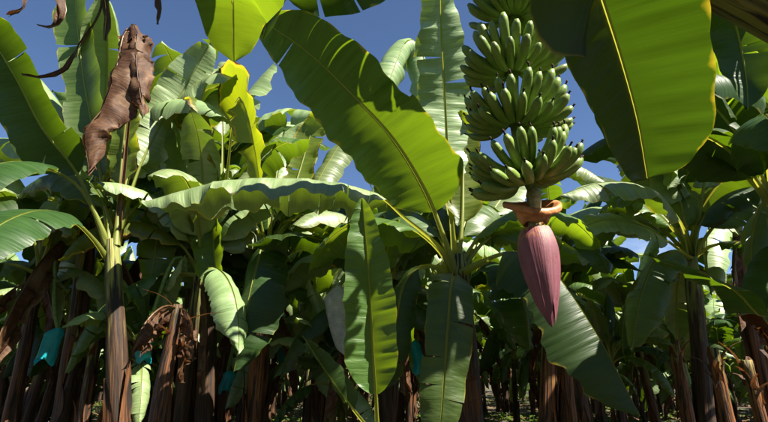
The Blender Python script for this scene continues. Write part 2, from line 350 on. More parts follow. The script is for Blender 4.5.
# ------------------------------------------------------------------ leaves
def prof(t, b=.16, e=.55, pw=.62):
    if t < b: return max(.02, 1-(1-t/b)**2)**.6
    if t > e: return max(0.0, 1-((t-e)/(1-e))**2)**pw
    return 1.0
def leaf_geo(pts, hw, up, b0=.2, fold=(12, 12), droop=(30, 30), tears=(0, 0), tear_amp=22, wave=.02, wf=5, seed=0,
             nL=44, nW=7, slant=.12, ragged=.0, crumple=0.0, gap=.12, rib=(.021, .0035), twist=0, wid=(1, 1), e=.55, pw=.62, cutoff=1.0, ribsides=7, pleat=(0, 24)):
    """blade and midrib (with petiole) of one banana leaf along pts; up = where its upper face looks.
    index 0 = left half, 1 = right half as seen from above with the tip ahead"""
    rr = random.Random(seed)
    path, tot = smoothpath(pts, nL)
    def at(t):
        s = t*nL; i = min(int(s), nL-1); f = s-i
        return path[i].lerp(path[i+1], f)
    ups = up if isinstance(up, list) else [up, up]
    def frame(t):
        T = (at(min(1, t+.02)) - at(max(0, t-.02))).normalized()
        U = ups[0].lerp(ups[1], t); S = T.cross(U)
        if S.length < .05: S = T.cross(V((.3, .2, 1)))
        S.normalize(); Nn = S.cross(T).normalized()
        a = R(twist)*t
        return T, S*math.cos(a)+Nn*math.sin(a), Nn*math.cos(a)-S*math.sin(a)
    def ribr(t):
        if t < b0*.5: return rib[0]*(1+1.1*(1-t/(b0*.5+1e-6))**1.5)
        return rib[0]+(rib[1]-rib[0])*min(1, (max(0, t-b0*.5)/(1-b0*.5)))**.65
    verts, faces, uvs = [], [], []
    ph = [rr.uniform(0, 6.28) for _ in range(14)]
    for h in (0, 1):
        sg = -1 if h == 0 else 1
        k = tears[h]; cuts = [0.0]
        if k:
            c = sorted(rr.uniform(.08, .94) for _ in range(k)); cuts += [x for i, x in enumerate(c) if i == 0 or x-c[i-1] > .03]
        cuts.append(1.0)
        for si in range(len(cuts)-1):
            ta, tb = cuts[si], cuts[si+1]; nr = max(3, int(nL*(1-b0)*(tb-ta)*1.15))
            ext = R(rr.uniform(-1, .35)*tear_amp) if k else 0.0
            extd = R(rr.uniform(0, 1.3)*tear_amp) if k else 0.0
            g0 = gap*rr.uniform(.1, 1.2) if k else 0.0
            lw = rr.uniform(.9, 1.05) if k else 1
            mid = (ta+tb)/2; base = len(verts)
            for r in range(nr+1):
                t0 = ta+(tb-ta)*r/nr
                wdt0 = hw*prof(t0, .16, e, pw)*lw*wid[h]*(1+.07*math.sin(6.283*1.3*t0+ph[8+h])+.035*math.sin(6.283*4.1*t0+ph[10+h])+.018*math.sin(6.283*11*t0+ph[12+h]))
                x = y = 0.0
                for j in range(nW+1):
                    s = j/nW
                    t = mid+(t0-mid)*(1-g0*s**.7) if k else t0
                    tt = b0+(1-b0)*t*cutoff; T, S, Nn = frame(tt); c0 = at(tt)
                    wdt = wdt0*(1+ragged*(rr.random()-.7)*(s > .8))
                    if j:
                        a = R(fold[h]) - R(droop[h])*s + ext*s**.5 - extd*s
                        x += math.cos(a)*wdt/nW; y += math.sin(a)*wdt/nW
                    wv = wave*s**1.3*(math.sin(6.283*wf*t0+ph[h])*.6 + math.sin(6.283*wf*2.3*t0+ph[h+2])*.3 + math.sin(6.283*wf*.45*t0+ph[h+4])*.6)
                    if pleat[0]: wv += pleat[0]*min(1, s*2.5)*(math.sin(6.283*pleat[1]*t0+ph[5])*.6+math.sin(6.283*pleat[1]*1.73*t0+ph[6]+s)*.4)*(.4+.6*math.sin(6.283*2.1*t0+ph[7])**2)
                    p = c0 + S*(sg*(x+ribr(tt)*.85)) + Nn*(y+wv) + T*(slant*x*(1-t0*.6))
                    if crumple: p += (noise.noise_vector(p*5+V((seed, 0, 0)))*4.5+noise.noise_vector(p*14)*2.2+noise.noise_vector(p*40)*.5)*crumple*(.4+s)
                    verts.append(p); uvs.append((t0*tot*(1-b0), sg*s))
            for r in range(nr):
                for j in range(nW):
                    a = base+r*(nW+1)+j; q = (a, a+1, a+nW+2, a+nW+1)
                    faces.append(q if sg > 0 else q[::-1])
    # midrib and petiole: a channel, open above, closed and rounded below
    nr = max(10, nL//2); gv_, gf_, gu_ = [], [], []; m = ribsides
    for i in range(nr+1):
        t = i/nr*(b0+(1-b0)*cutoff); T, S, Nn = frame(t); r = ribr(t); c0 = at(t)
        for k in range(m+1):
            a = math.pi*(1.12*k/m-.06)
            gv_.append(c0+S*(math.cos(a)*r)-Nn*(math.sin(a)*r*1.15)); gu_.append((k/m, t))
    for i in range(nr):
        for k in range(m):
            a = i*(m+1)+k; gf_.append((a, a+m+1, a+m+2, a+1))
    return (verts, faces, uvs), (gv_, gf_, gu_)
def add_leaf(root, pts, hw, up=V((0, 0, 1)), mat='leaf', name='leaf', label=None, ribmat=None, **kw):
    if 'tears' not in kw:
        q = random.Random(kw.get('seed', 0)*13+5); kw.update(tears=(q.choice([0, 1, 2, 3]), q.choice([0, 1, 2, 3])), tear_amp=kw.get('tear_amp', 10), gap=.05)
    off = V(root.location)
    b, r = leaf_geo(pts, hw, up, **kw)
    o = mesh_obj(name, b[0], b[1], M[mat], root, b[2], off=off)
    mesh_obj('midrib', r[0], r[1], M[ribmat or ('rib_dry' if mat == 'dry' else 'rib')], o, r[2], off=off)
    if label: o['label'] = label
    return o
def arch(crown, phi, L_, th0, th1, n=6, pw=1.3, sway=0):
    """midrib leaving the crown at elevation th0 and bending down to th1"""
    p = crown.copy(); out = [p.copy()]; k = 12
    for i in range(k):
        t = (i+.5)/k; th = R(th0+(th1-th0)*t**pw); a = phi+R(sway)*t
        p = p + V((math.cos(a)*math.cos(th), math.sin(a)*math.cos(th), math.sin(th)))*(L_/k)
        if i % 2: out.append(p.copy())
    return out
def add_stem(root, base, crown, r0, r1, mat='stem', bend=V((0, 0, 0)), seed=0, sheaths=4, sides=14, frayed=False, mid=None, dry_sheath=True):
    rr = random.Random(seed); off = V(root.location)
    pts = [base, base.lerp(crown, .5)+bend, crown] if not mid else [base]+mid+[crown]
    path, tot = smoothpath(pts, 16)
    rad = [(r0*(1+.35*max(0, 1-i/2.5))+(r1-r0)*i/16)*(1-(.22*max(0, (i-13)/3)**1.5 if not frayed else 0)) for i in range(17)]
    ph = [rr.uniform(0, 6.28) for _ in range(6)]
    def wob(i, k):
        a = 6.283*k/sides
        return 1+.05*math.sin(2*a+ph[0]+i*.12)+.04*math.sin(3*a+ph[1]-i*.2)+.03*math.sin(i*1.1+ph[2]) + (.02 if (k+i//3) % 5 == 0 else 0)
    v, f, u = tube(path, rad, sides, True, wob)
    st = mesh_obj('pseudostem', v, f, M[mat], root, u, off=off)
    # overlapping leaf sheaths wrapped round the stem, their edges standing off it
    for s in range(sheaths):
        t0 = rr.choice([0, 0, rr.uniform(.05, .5)]); t1 = min(1, t0+rr.uniform(.25, .5)); a0 = rr.uniform(0, 6.28); span = rr.uniform(1.1, 2.4); m = 7
        verts, faces, uvs = [], [], []
        rows = 9; ref = None; peel = rr.uniform(.01, .07)
        for i in range(rows+1):
            t = t0+(t1-t0)*i/rows; q = t*16; ii = min(int(q), 15); p = path[ii].lerp(path[ii+1], q-ii); rd = rad[ii]+(rad[ii+1]-rad[ii])*(q-ii)
            T = (path[ii+1]-path[ii]).normalized(); A = (V((1, 0, 0))-T*T.x).normalized(); B = T.cross(A)
            sp_ = span*(1-.97*(i/rows)**1.6)*(1 if t0 == 0 else min(1, .12+i/rows*2.2))
            for j in range(m+1):
                e = j/m*2-1; a = a0+e*sp_/2
                r_ = rd*1.07 + .006 + .010*abs(e)**3*rr.uniform(.4, 1.6) + peel*(i/rows)**5
                verts.append(p+A*math.cos(a)*r_+B*math.sin(a)*r_); uvs.append((a/6.283, t))
        for i in range(rows):
            for j in range(m):
                a = i*(m+1)+j; faces.append((a, a+1, a+m+2, a+m+1))
        mesh_obj('sheath', verts, faces, M['stem_brown' if dry_sheath and rr.random() < .6 else mat], st, uvs, off=off)
    if frayed:
        for s in range(7):
            a = 6.283*s/7+rr.uniform(-.2, .2); T = (path[-1]-path[-2]).normalized()
            d = V((math.cos(a), math.sin(a), 0)); p0 = crown-T*rr.uniform(.05, .3)+d*r1*.95
            ln = rr.uniform(.08, .28); lean = rr.uniform(.1, 1.4); wd = rr.uniform(.02, .05); side = V((-d.y, d.x, 0))
            verts, faces, uvs = [], [], []
            for i in range(5):
                t = i/4; p = p0+T*ln*t*(1-.3*lean*t)+d*lean*ln*t*t+side*rr.uniform(-.01, .01)
                for e in (-1, 1): verts.append(p+side*e*wd*(1-t*.8)); uvs.append((t*.3, e))
            for i in range(4): faces.append((2*i, 2*i+1, 2*i+3, 2*i+2))
            mesh_obj('frayed_strip', verts, faces, M['dry'], st, uvs, off=off)
    return st

# ------------------------------------------------------------------ the plants one can pick out
Z = V((0, 0, 1))
def ground_base(px, Y, z=0.0):
    """foot of a stem whose axis is seen at px near the lower frame edge"""
    p = P(px, 422, Y); return V((p.x, Y, 0))
def PP(l): return [P(*q) if len(q) == 3 and not isinstance(q, V) else q for q in l]

# --- left plant with the dead leaf
baseA = ground_base(126, 5.0); crA = P(112, 222, 4.95)
A = thing('banana_plant', 'banana plant at left with a crumpled brown dead leaf hanging over its crown', 'banana plant', baseA)
add_stem(A, baseA, P(112, 240, 4.95), .115, .075, 'stem', V((.02, 0, 0)), 5, 3)
add_leaf(A, PP([(113, 265, 5), (95, 240, 4.8), (72, 219, 4.5), (45, 210, 4.1), (5, 222, 3.6), (-50, 265, 3.2)]), .30, V((.1, -.1, 1)), 'leaf_thick', b0=.36, fold=(5, 5), droop=(35, 35), seed=1, wave=.02)
add_leaf(A, PP([(110, 246, 4.95), (82, 190, 4.8), (40, 165, 4.4), (-5, 165, 3.9), (-60, 205, 3.5)]), .27, V((0, 0, 1)), 'leaf_thick', b0=.42, fold=(5, 5), droop=(40, 45), seed=2)
add_leaf(A, PP([(108, 246, 4.95), (78, 175, 4.8), (42, 128, 4.5), (14, 75, 4.2), (-20, 25, 3.9), (-50, 15, 3.6)]), .30, V((-.4, .55, .7)), 'leaf_thick', b0=.30, fold=(0, -5), droop=(40, 30), seed=3)
add_leaf(A, PP([(110, 246, 4.95), (97, 150, 5.2), (84, 80, 5.3), (76, 10, 5.3), (73, -50, 5.1)]), .265, V((.15, 1, .2)), 'leaf', b0=.22, fold=(-6, -6), droop=(25, 25), seed=4, wave=.03)
add_leaf(A, PP([(116, 246, 4.95), (122, 160, 5.0), (127, 110, 4.95), (131, 70, 4.85), (134, 45, 4.7)]), .17, V((.2, 1, .3)), 'leaf_yellow', b0=.28, fold=(10, 10), droop=(25, 25), seed=5, wave=.04, wf=6)
add_leaf(A, PP([(116, 246, 4.95), (138, 172, 5.05), (162, 122, 5.15), (182, 92, 5.2), (205, 52, 5.1), (212, 38, 5.0)]), .28, V((.6, -.6, .6)), 'leaf_pale', b0=.34, fold=(10, -5), droop=(30, 30), seed=6, tears=(3, 2), tear_amp=12, wave=.03)
add_leaf(A, PP([(112, 246, 4.95), (135, 150, 5.15), (152, 110, 5.3), (175, 98, 5.3), (212, 74, 5.1), (238, 80, 4.9)]), .27, V((.2, -.75, .7)), 'leaf_pale', b0=.4, fold=(5, 5), droop=(55, 30), seed=7, wave=.05, wf=4)
add_leaf(A, PP([(116, 246, 4.95), (126, 150, 4.9), (132, 80, 4.8), (131, 34, 4.7), (124, 34, 4.6), (115, 75, 4.5), (103, 108, 4.45), (86, 132, 4.4), (90, 175, 4.4)]), .27, V((.1, -1, .2)), 'dry', 'dry_leaf', 'crumpled brown dead leaf folded over and hanging', b0=.5, fold=(15, -30), droop=(30, 75), seed=8, tears=(3, 2), tear_amp=40, wave=.05, wf=3, ragged=.06, crumple=.016, rib=(.018, .004), gap=.2, nL=70, nW=9)
add_leaf(A, PP([(133, 60, 4.8), (131, 26, 4.7), (135, 30, 4.6), (138, 75, 4.5), (144, 116, 4.45)]), .18, V((.2, -.9, .3)), 'dry', 'dry_leaf', b0=.2, fold=(-20, 0), droop=(60, 50), seed=18, wave=.04, ragged=.06, crumple=.014, rib=(.01, .003), tears=(1, 2), tear_amp=35)

# --- plant behind it, yellow-green torn leaves against the sky
baseB = V((P(208, 422, 5.9).x, 5.9, 0)); crB = P(212, 235, 5.9)
B = thing('banana_plant', 'banana plant left of centre with yellow-green torn leaves lit through against the blue sky', 'banana plant', baseB)
add_stem(B, baseB, crB, .11, .075, 'stem', V((0, 0, 0)), 7, 3)
add_leaf(B, [crB]+PP([(226, 185, 5.7), (232, 130, 5.4), (238, 98, 5.1), (247, 112, 4.95), (255, 150, 4.95), (261, 190, 5.0)]), .34, V((.8, .55, .45)), 'leaf_yellow', b0=.46, wid=(.55, 1.15), fold=(-15, 0), droop=(40, 12), seed=11, tears=(1, 2), tear_amp=10, wave=.04)
add_leaf(B, [crB]+PP([(208, 190, 5.7), (203, 145, 5.4), (203, 112, 5.2), (210, 125, 5.1), (220, 185, 5.15)]), .30, V((.75, .6, .4)), 'leaf_yellow', b0=.42, fold=(-15, -10), droop=(40, 35), seed=12, tears=(5, 5), tear_amp=30, wave=.05, gap=.2)
add_leaf(B, [crB]+PP([(195, 205, 5.8), (172, 170, 5.6), (150, 158, 5.4), (125, 178, 5.2)]), .26, V((0, -.5, 1)), 'leaf_pale', b0=.35, fold=(5, 5), droop=(50, 50), seed=13, tears=(2, 4), tear_amp=18, wave=.04)
add_leaf(B, [crB]+PP([(222, 180, 6.0), (222, 110, 6.1), (218, 72, 6.1), (228, 62, 6.0), (243, 80, 5.9)]), .24, V((.2, -.3, .9)), 'leaf_pale', b0=.45, fold=(5, 5), droop=(40, 60), seed=14, tears=(2, 2), wave=.04)
add_leaf(B, [crB]+PP([(214, 215, 5.8), (212, 218, 5.5), (214, 250, 5.35), (218, 300, 5.3)]), .24, V((.2, .8, .3)), 'leaf_young', b0=.2, fold=(-10, -10), droop=(30, 30), seed=15, tears=(2, 2), wave=.03)
add_leaf(B, [crB]+PP([(180, 215, 5.7), (164, 215, 5.5), (156, 245, 5.4), (150, 285, 5.4)]), .22, V((-.3, .6, .5)), 'leaf_young', b0=.25, fold=(0, 0), droop=(50, 30), seed=16, wave=.04)

# --- plant with the torn dark leaf hanging in front of its stem
baseD = V((P(254, 422, 5.7).x, 5.7, 0)); crD = P(268, 258, 5.7)
D = thing('banana_plant', 'banana plant with orange-brown stem and a dark torn leaf hanging before it', 'banana plant', baseD)
add_stem(D, baseD, crD, .115, .08, 'stem_rust_lit', V((0, 0, 0)), 9, 5)
add_leaf(D, [crD]+PP([(270, 243, 5.5), (262, 248, 5.2), (250, 295, 4.95), (234, 372, 4.85)]), .33, V((-.25, -.75, .5)), 'leaf_thick', b0=.2, fold=(-8, -8), droop=(30, 35), seed=21, tears=(4, 1), tear_amp=16, wave=.02)
add_leaf(D, [crD]+PP([(285, 225, 5.6), (315, 212, 5.5), (350, 220, 5.4), (378, 245, 5.4)]), .27, V((.1, -.1, 1)), 'leaf_yellow', b0=.25, fold=(0, 0), droop=(45, 45), seed=22, wave=.03)
add_leaf(D, [crD]+PP([(285, 215, 5.8), (300, 170, 6.0), (312, 130, 6.1), (322, 105, 6.0)]), .2, V((.2, 1, .3)), 'leaf_yellow', b0=.35, fold=(10, 10), droop=(20, 20), seed=23, wave=.03)
add_leaf(D, [crD]+PP([(272, 210, 5.8), (282, 150, 6.1), (292, 128, 6.2), (312, 120, 6.2), (330, 128, 6.1)]), .17, V((0, -.5, .8)), 'leaf_pale', b0=.4, fold=(5, 5), droop=(40, 50), seed=24, wave=.03)
add_leaf(D, [crD]+PP([(255, 225, 5.8), (235, 205, 5.7), (205, 205, 5.5), (165, 235, 5.3)]), .27, V((0, 0, 1)), 'leaf_thick', b0=.3, fold=(0, 0), droop=(50, 50), seed=25, tears=(3, 5), tear_amp=25, wave=.03)
add_leaf(D, [crD]+PP([(295, 225, 6.0), (330, 160, 6.3), (355, 130, 6.4), (385, 150, 6.3)]), .25, V((.1, -.3, 1)), 'leaf_pale', b0=.3, fold=(0, 0), droop=(50, 50), seed=26, wave=.03, tears=(4, 2))
add_leaf(D, [crD]+PP([(260, 215, 5.8), (245, 175, 5.9), (232, 168, 5.9), (215, 190, 5.9)]), .25, V((0, .2, 1)), 'leaf_young', b0=.3, fold=(0, 0), droop=(50, 50), seed=27, tears=(4, 4))

# --- central plant
baseCn = V((P(470, 422, 4.0).x, 4.0, 0)); crC = P(457, 275, 4.0)
Cn = thing('banana_plant', 'central banana plant whose large dark leaf reaches up left against the sky', 'banana plant', baseCn)
add_stem(Cn, baseCn, P(458, 255, 4.0), .125, .075, 'stem', V((0, 0, 0)), 13, 5)
add_leaf(Cn, [crC]+PP([(443, 235, 3.9), (425, 190, 3.7), (393, 138, 3.4), (350, 92, 3.15), (305, 50, 2.95), (258, 18, 2.8)]), .32, V((.12, .75, .65)), 'leaf', b0=.22, fold=(-4, -4), droop=(18, 25), seed=31, wave=.024, nL=120, nW=10, pleat=(.005, 20), tears=(1, 2), tear_amp=6, gap=.02)
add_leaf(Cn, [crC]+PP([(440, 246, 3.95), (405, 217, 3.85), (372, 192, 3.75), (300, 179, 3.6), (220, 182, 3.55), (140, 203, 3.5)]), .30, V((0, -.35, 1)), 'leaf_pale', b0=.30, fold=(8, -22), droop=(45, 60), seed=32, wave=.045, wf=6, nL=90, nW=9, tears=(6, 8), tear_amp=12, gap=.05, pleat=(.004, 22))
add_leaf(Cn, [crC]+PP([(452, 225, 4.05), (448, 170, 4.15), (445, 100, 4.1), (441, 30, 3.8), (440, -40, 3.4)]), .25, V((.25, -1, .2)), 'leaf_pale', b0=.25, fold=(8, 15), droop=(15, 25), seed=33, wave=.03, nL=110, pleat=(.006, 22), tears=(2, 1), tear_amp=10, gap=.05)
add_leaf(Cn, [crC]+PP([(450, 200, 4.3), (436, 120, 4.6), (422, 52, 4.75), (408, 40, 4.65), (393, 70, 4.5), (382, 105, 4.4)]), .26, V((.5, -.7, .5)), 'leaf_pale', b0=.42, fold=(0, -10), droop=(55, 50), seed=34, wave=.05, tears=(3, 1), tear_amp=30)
add_leaf(Cn, [crC]+PP([(454, 274, 3.75), (451, 290, 3.5), (447, 340, 3.35), (441, 422, 3.3), (436, 470, 3.35)]), .155, V((.1, -.9, .4)), 'leaf', b0=.14, fold=(8, 8), droop=(25, 25), seed=35, wave=.02)
add_leaf(Cn, [crC]+PP([(425, 266, 3.95), (404, 283, 3.9), (394, 335, 3.85), (384, 390, 3.85)]), .14, V((-.5, -.6, .2)), 'leaf_thick', b0=.25, fold=(-10, -10), droop=(30, 30), seed=36, wave=.02)
add_leaf(Cn, [crC]+PP([(482, 243, 4.05), (508, 228, 4.15), (545, 232, 4.25), (590, 262, 4.3)]), .25, V((0, -.1, 1)), 'leaf', b0=.3, fold=(0, 0), droop=(50, 45), seed=37, wave=.03)
add_leaf(Cn, [crC]+PP([(480, 262, 3.8), (515, 252, 3.5), (552, 270, 3.3), (597, 335, 3.15), (640, 416, 3.1)]), .34, V((.35, -.3, .8)), 'leaf_thick', b0=.28, fold=(-10, -35), droop=(30, 30), seed=38, tears=(0, 1), tear_amp=5, gap=.02, wave=.02, nL=110, pleat=(.005, 18), label='broad dark green leaf sloping down to the right behind the flower bud')
add_leaf(Cn, [crC]+PP([(462, 225, 4.05), (463, 180, 4.15), (462, 140, 4.2), (461, 110, 4.15)]), .16, V((.2, 1, .2)), 'leaf_yellow', b0=.3, fold=(8, 8), droop=(20, 20), seed=39, wave=.03)
add_leaf(Cn, [crC]+PP([(490, 262, 3.9), (512, 275, 3.7), (525, 310, 3.6), (530, 350, 3.6)]), .2, V((.4, -.5, .5)), 'leaf_thick', b0=.25, fold=(-5, -5), droop=(40, 40), seed=40)
add_leaf(Cn, [crC]+PP([(478, 240, 4.3), (500, 200, 4.6), (530, 170, 4.8), (575, 165, 4.9), (610, 185, 4.9)]), .25, V((0, -.3, 1)), 'leaf_pale', b0=.3, fold=(0, 0), droop=(45, 45), seed=41, tears=(2, 2))

# --- sucker with the tall lit leaf
bS = V((P(380, 422, 2.95).x, 3.0, 0))
S_ = thing('banana_sucker', 'young banana sucker with one tall upright sunlit leaf in front of the white bag', 'banana sucker', bS)
add_stem(S_, bS, P(378, 440, 2.95), .035, .022, 'stem_green', seed=3, sheaths=2, dry_sheath=False)
add_leaf(S_, PP([(378, 440, 2.95), (376, 400, 2.93), (373, 350, 2.92), (369, 280, 2.92), (362, 198, 2.92)]), .155, V((-.12, -1, .1)), 'leaf_young', b0=.17, fold=(34, 34), droop=(8, 8), seed=51, wave=.012, wf=4, rib=(.011, .003), nL=110, nW=8, e=.45, pw=.8, pleat=(.0035, 20), tears=(2, 0), tear_amp=7, gap=.04)
add_leaf(S_, PP([(378, 440, 2.95), (350, 405, 2.92), (325, 370, 2.85), (303, 336, 2.8)]), .085, V((.5, -.7, .5)), 'leaf_thick', 'folded_leaf', b0=.3, fold=(55, 55), droop=(10, 10), seed=52, wave=.006, rib=(.010, .002), e=.3, pw=1.0)

# --- plant beside the viewer whose leaf tips hang in from above
bG = V((-1.25, -.7, 0)); crG = V((-1.15, -.55, 2.55))
G = thing('banana_plant', 'banana plant rooted beside the viewer, leaf tips and dried strips dangling at the top edge', 'banana plant', bG)
add_stem(G, bG, crG, .12, .08, 'stem', seed=15)
add_leaf(G, [crG]+[V((-1.12, .2, 3.05)), V((-.95, .9, 3.1))]+PP([(232, -60, 1.75), (233, -10, 2.05), (234, 62, 2.3)]), .25, V((.1, .6, .7)), 'leaf_young', b0=.25, fold=(-4, -4), droop=(15, 20), seed=61, wave=.02, e=.7, pw=.5, tears=(0, 0), label='yellow-green leaf tip hanging down, lit through by the sun')
add_leaf(G, [crG]+[V((-1.05, .4, 3.0)), V((-.9, 1.3, 3.2))]+PP([(275, -30, 2.35), (268, 15, 2.45), (262, 40, 2.5)]), .2, V((.3, .8, .4)), 'leaf_thick', b0=.3, fold=(-4, -4), droop=(25, 20), seed=66, wave=.02, tears=(3, 3), tear_amp=14)
def strip(root, pts, hw, seed, tw=200, up=V((0, -1, .2)), fold=(-50, -50)):
    add_leaf(root, PP(pts), hw, up, 'dry', 'dry_strip', b0=.02, tears=(0, 0), fold=fold, droop=(50, 60), seed=seed, wave=.012, wf=3, crumple=.003, ragged=.2, rib=(.006, .003), twist=tw, nL=28, nW=5)
strip(G, [(82, -70, 1.9), (66, -10, 1.95), (66, 12, 1.95), (60, 24, 1.95), (48, 28, 1.93), (38, 25, 1.9)], .028, 71)
strip(G, [(92, -90, 1.9), (103, -20, 1.95), (107, 12, 1.95), (105, 40, 1.95)], .06, 72, 20)
strip(G, [(140, -80, 1.95), (158, -10, 2.0), (161, 10, 2.0), (157, 24, 2.0)], .03, 73, 60)
strip(G, [(60, -60, 1.9), (30, -8, 1.9), (24, 8, 1.9), (10, 15, 1.9)], .012, 74)
strip(G, [(112, -60, 1.9), (100, 10, 1.95), (80, 42, 1.95), (67, 70, 1.95), (45, 78, 1.93), (22, 75, 1.9)], .012, 75, 120)
add_leaf(G, [crG]+[V((-1.45, .3, 3.1)), V((-1.5, 1.0, 3.3))]+PP([(85, -90, 1.85), (70, -60, 1.9)]), .12, V((0, 0, 1)), 'dry', 'dry_leaf', b0=.5, fold=(-30, -30), droop=(60, 60), seed=76, crumple=.006, tears=(4, 4))

# --- fruiting plant leaning in from the right
bF = V((3.65, 2.65, 0)); crF = V((1.28, 2.25, 3.16))
F = thing('banana_plant', 'leaning banana plant whose blotchy stem crosses the top right corner, bearing the green bunch', 'banana plant', bF)
add_stem(F, bF, crF, .14, .105, 'stem_green', seed=17, sheaths=4, dry_sheath=False, mid=[V((3.35, 2.55, 1.4)), V((2.72, 2.4, 2.3)), P(748, 2, 2.3)])
add_leaf(F, [crF]+[V((.98, 2.55, 3.65)), V((.5, 2.7, 3.85)), V((.05, 2.72, 3.7))]+PP([(335, -22, 2.75), (280, -6, 2.8)]), .31, V((.1, .1, 1)), 'leaf_thick', b0=.15, fold=(-15, -15), droop=(45, 40), seed=62, tears=(7, 8), tear_amp=14, gap=.16)
add_leaf(F, [crF]+PP([(690, -50, 2.5), (730, 10, 2.9), (745, 70, 3.0), (748, 110, 3.0)]), .24, V((.2, .6, .6)), 'leaf_thick', b0=.2, fold=(-5, -5), droop=(30, 30), seed=82, tears=(4, 4), tear_amp=15)
add_leaf(F, [crF]+[V((1.5, 2.9, 3.5)), V((1.9, 3.6, 3.2)), V((2.1, 4.0, 2.6))], .28, Z, 'leaf_thick', b0=.2, seed=83, droop=(45, 45))
add_leaf(F, [crF]+[V((1.9, 2.6, 3.6)), V((2.6, 3.0, 3.6)), V((3.1, 3.3, 3.1))], .28, Z, 'leaf_thick', b0=.2, seed=86, droop=(45, 45))

# --- plant beside the viewer on the right, its broad leaf hanging into view
bE = V((1.75, -.55, 0)); crE = V((1.62, -.45, 2.1))
E_ = thing('banana_plant', 'banana plant rooted right beside the viewer, its broad backlit leaf hanging at upper right', 'banana plant', bE)
add_stem(E_, bE, crE, .12, .08, 'stem', seed=16)
add_leaf(E_, [crE]+[V((1.35, .1, 2.55)), V((.95, .75, 2.72))]+PP([(592, -40, 1.32), (600, -10, 1.42), (622, 60, 1.62), (638, 120, 1.78), (648, 178, 1.92)]), .29, V((.3, .62, .7)), 'leaf_edged', b0=.3, wid=(.85, 1.02), fold=(-38, 2), droop=(25, 12), seed=81, wave=.018, wf=4, nL=150, nW=12, tears=(0, 0), pleat=(.010, 22), e=.72, pw=.42, rib=(.02, .004), slant=.2, label='large leaf hanging at upper right, lit through, yellow-edged')
for i, (ph_, ln, t0, t1) in enumerate(((200, 1.7, 75, -20), (300, 1.8, 75, -30), (350, 1.8, 70, -40))):
    add_leaf(E_, arch(crE, R(ph_), ln, t0, t1), .26, Z, 'leaf_thick', b0=.2, fold=(0, 0), droop=(45, 45), seed=260+i, tears=(2, 3))

# --- shaded plant at the right edge
bR = V((2.75, 3.35, 0)); crR = V((2.7, 3.35, 1.95))
Rr = thing('banana_plant', 'deeply shaded banana plant at the right edge with long drooping leaves', 'banana plant', bR)
add_stem(Rr, bR, crR, .12, .08, 'stem', seed=19)
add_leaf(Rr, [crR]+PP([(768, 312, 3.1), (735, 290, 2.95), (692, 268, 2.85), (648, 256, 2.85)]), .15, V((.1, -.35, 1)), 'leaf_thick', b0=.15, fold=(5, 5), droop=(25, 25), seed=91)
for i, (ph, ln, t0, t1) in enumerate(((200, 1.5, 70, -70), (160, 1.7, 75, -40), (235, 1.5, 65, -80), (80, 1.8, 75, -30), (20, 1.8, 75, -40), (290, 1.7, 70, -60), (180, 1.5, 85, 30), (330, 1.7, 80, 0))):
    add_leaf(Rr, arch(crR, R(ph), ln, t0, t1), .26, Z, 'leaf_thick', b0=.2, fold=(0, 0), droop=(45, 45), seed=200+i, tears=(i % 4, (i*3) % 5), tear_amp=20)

# --- plant right of centre behind the bunch: pale arching tops
bT = V((P(700, 422, 5.2).x, 5.2, 0)); crT = P(692, 258, 5.2)
T_ = thing('banana_plant', 'banana plant right of the flower bud with pale sunlit arching leaves above dark ones', 'banana plant', bT)
add_stem(T_, bT, crT, .095, .07, 'stem', seed=23, sheaths=3)
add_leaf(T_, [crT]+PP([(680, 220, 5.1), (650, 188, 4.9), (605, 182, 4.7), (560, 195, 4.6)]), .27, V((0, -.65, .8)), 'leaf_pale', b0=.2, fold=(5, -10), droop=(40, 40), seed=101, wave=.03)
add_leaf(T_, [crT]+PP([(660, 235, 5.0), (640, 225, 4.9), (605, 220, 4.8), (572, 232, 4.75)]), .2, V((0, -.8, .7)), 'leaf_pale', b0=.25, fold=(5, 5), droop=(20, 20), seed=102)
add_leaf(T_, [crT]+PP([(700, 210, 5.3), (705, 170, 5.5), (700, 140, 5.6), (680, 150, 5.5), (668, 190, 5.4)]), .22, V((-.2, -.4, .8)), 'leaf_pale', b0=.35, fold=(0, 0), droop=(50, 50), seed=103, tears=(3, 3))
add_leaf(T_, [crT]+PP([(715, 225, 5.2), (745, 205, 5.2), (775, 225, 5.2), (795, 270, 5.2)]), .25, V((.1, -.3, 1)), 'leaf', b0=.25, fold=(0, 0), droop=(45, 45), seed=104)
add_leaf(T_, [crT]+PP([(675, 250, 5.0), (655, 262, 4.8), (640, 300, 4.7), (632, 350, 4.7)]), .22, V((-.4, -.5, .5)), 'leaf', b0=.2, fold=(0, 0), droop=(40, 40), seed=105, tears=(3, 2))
add_leaf(T_, [crT]+PP([(690, 215, 5.4), (660, 160, 5.8), (625, 140, 6.0), (590, 150, 6.0)]), .25, V((0, -.3, 1)), 'leaf_pale', b0=.3, fold=(0, 0), droop=(45, 45), seed=106, tears=(2, 4))

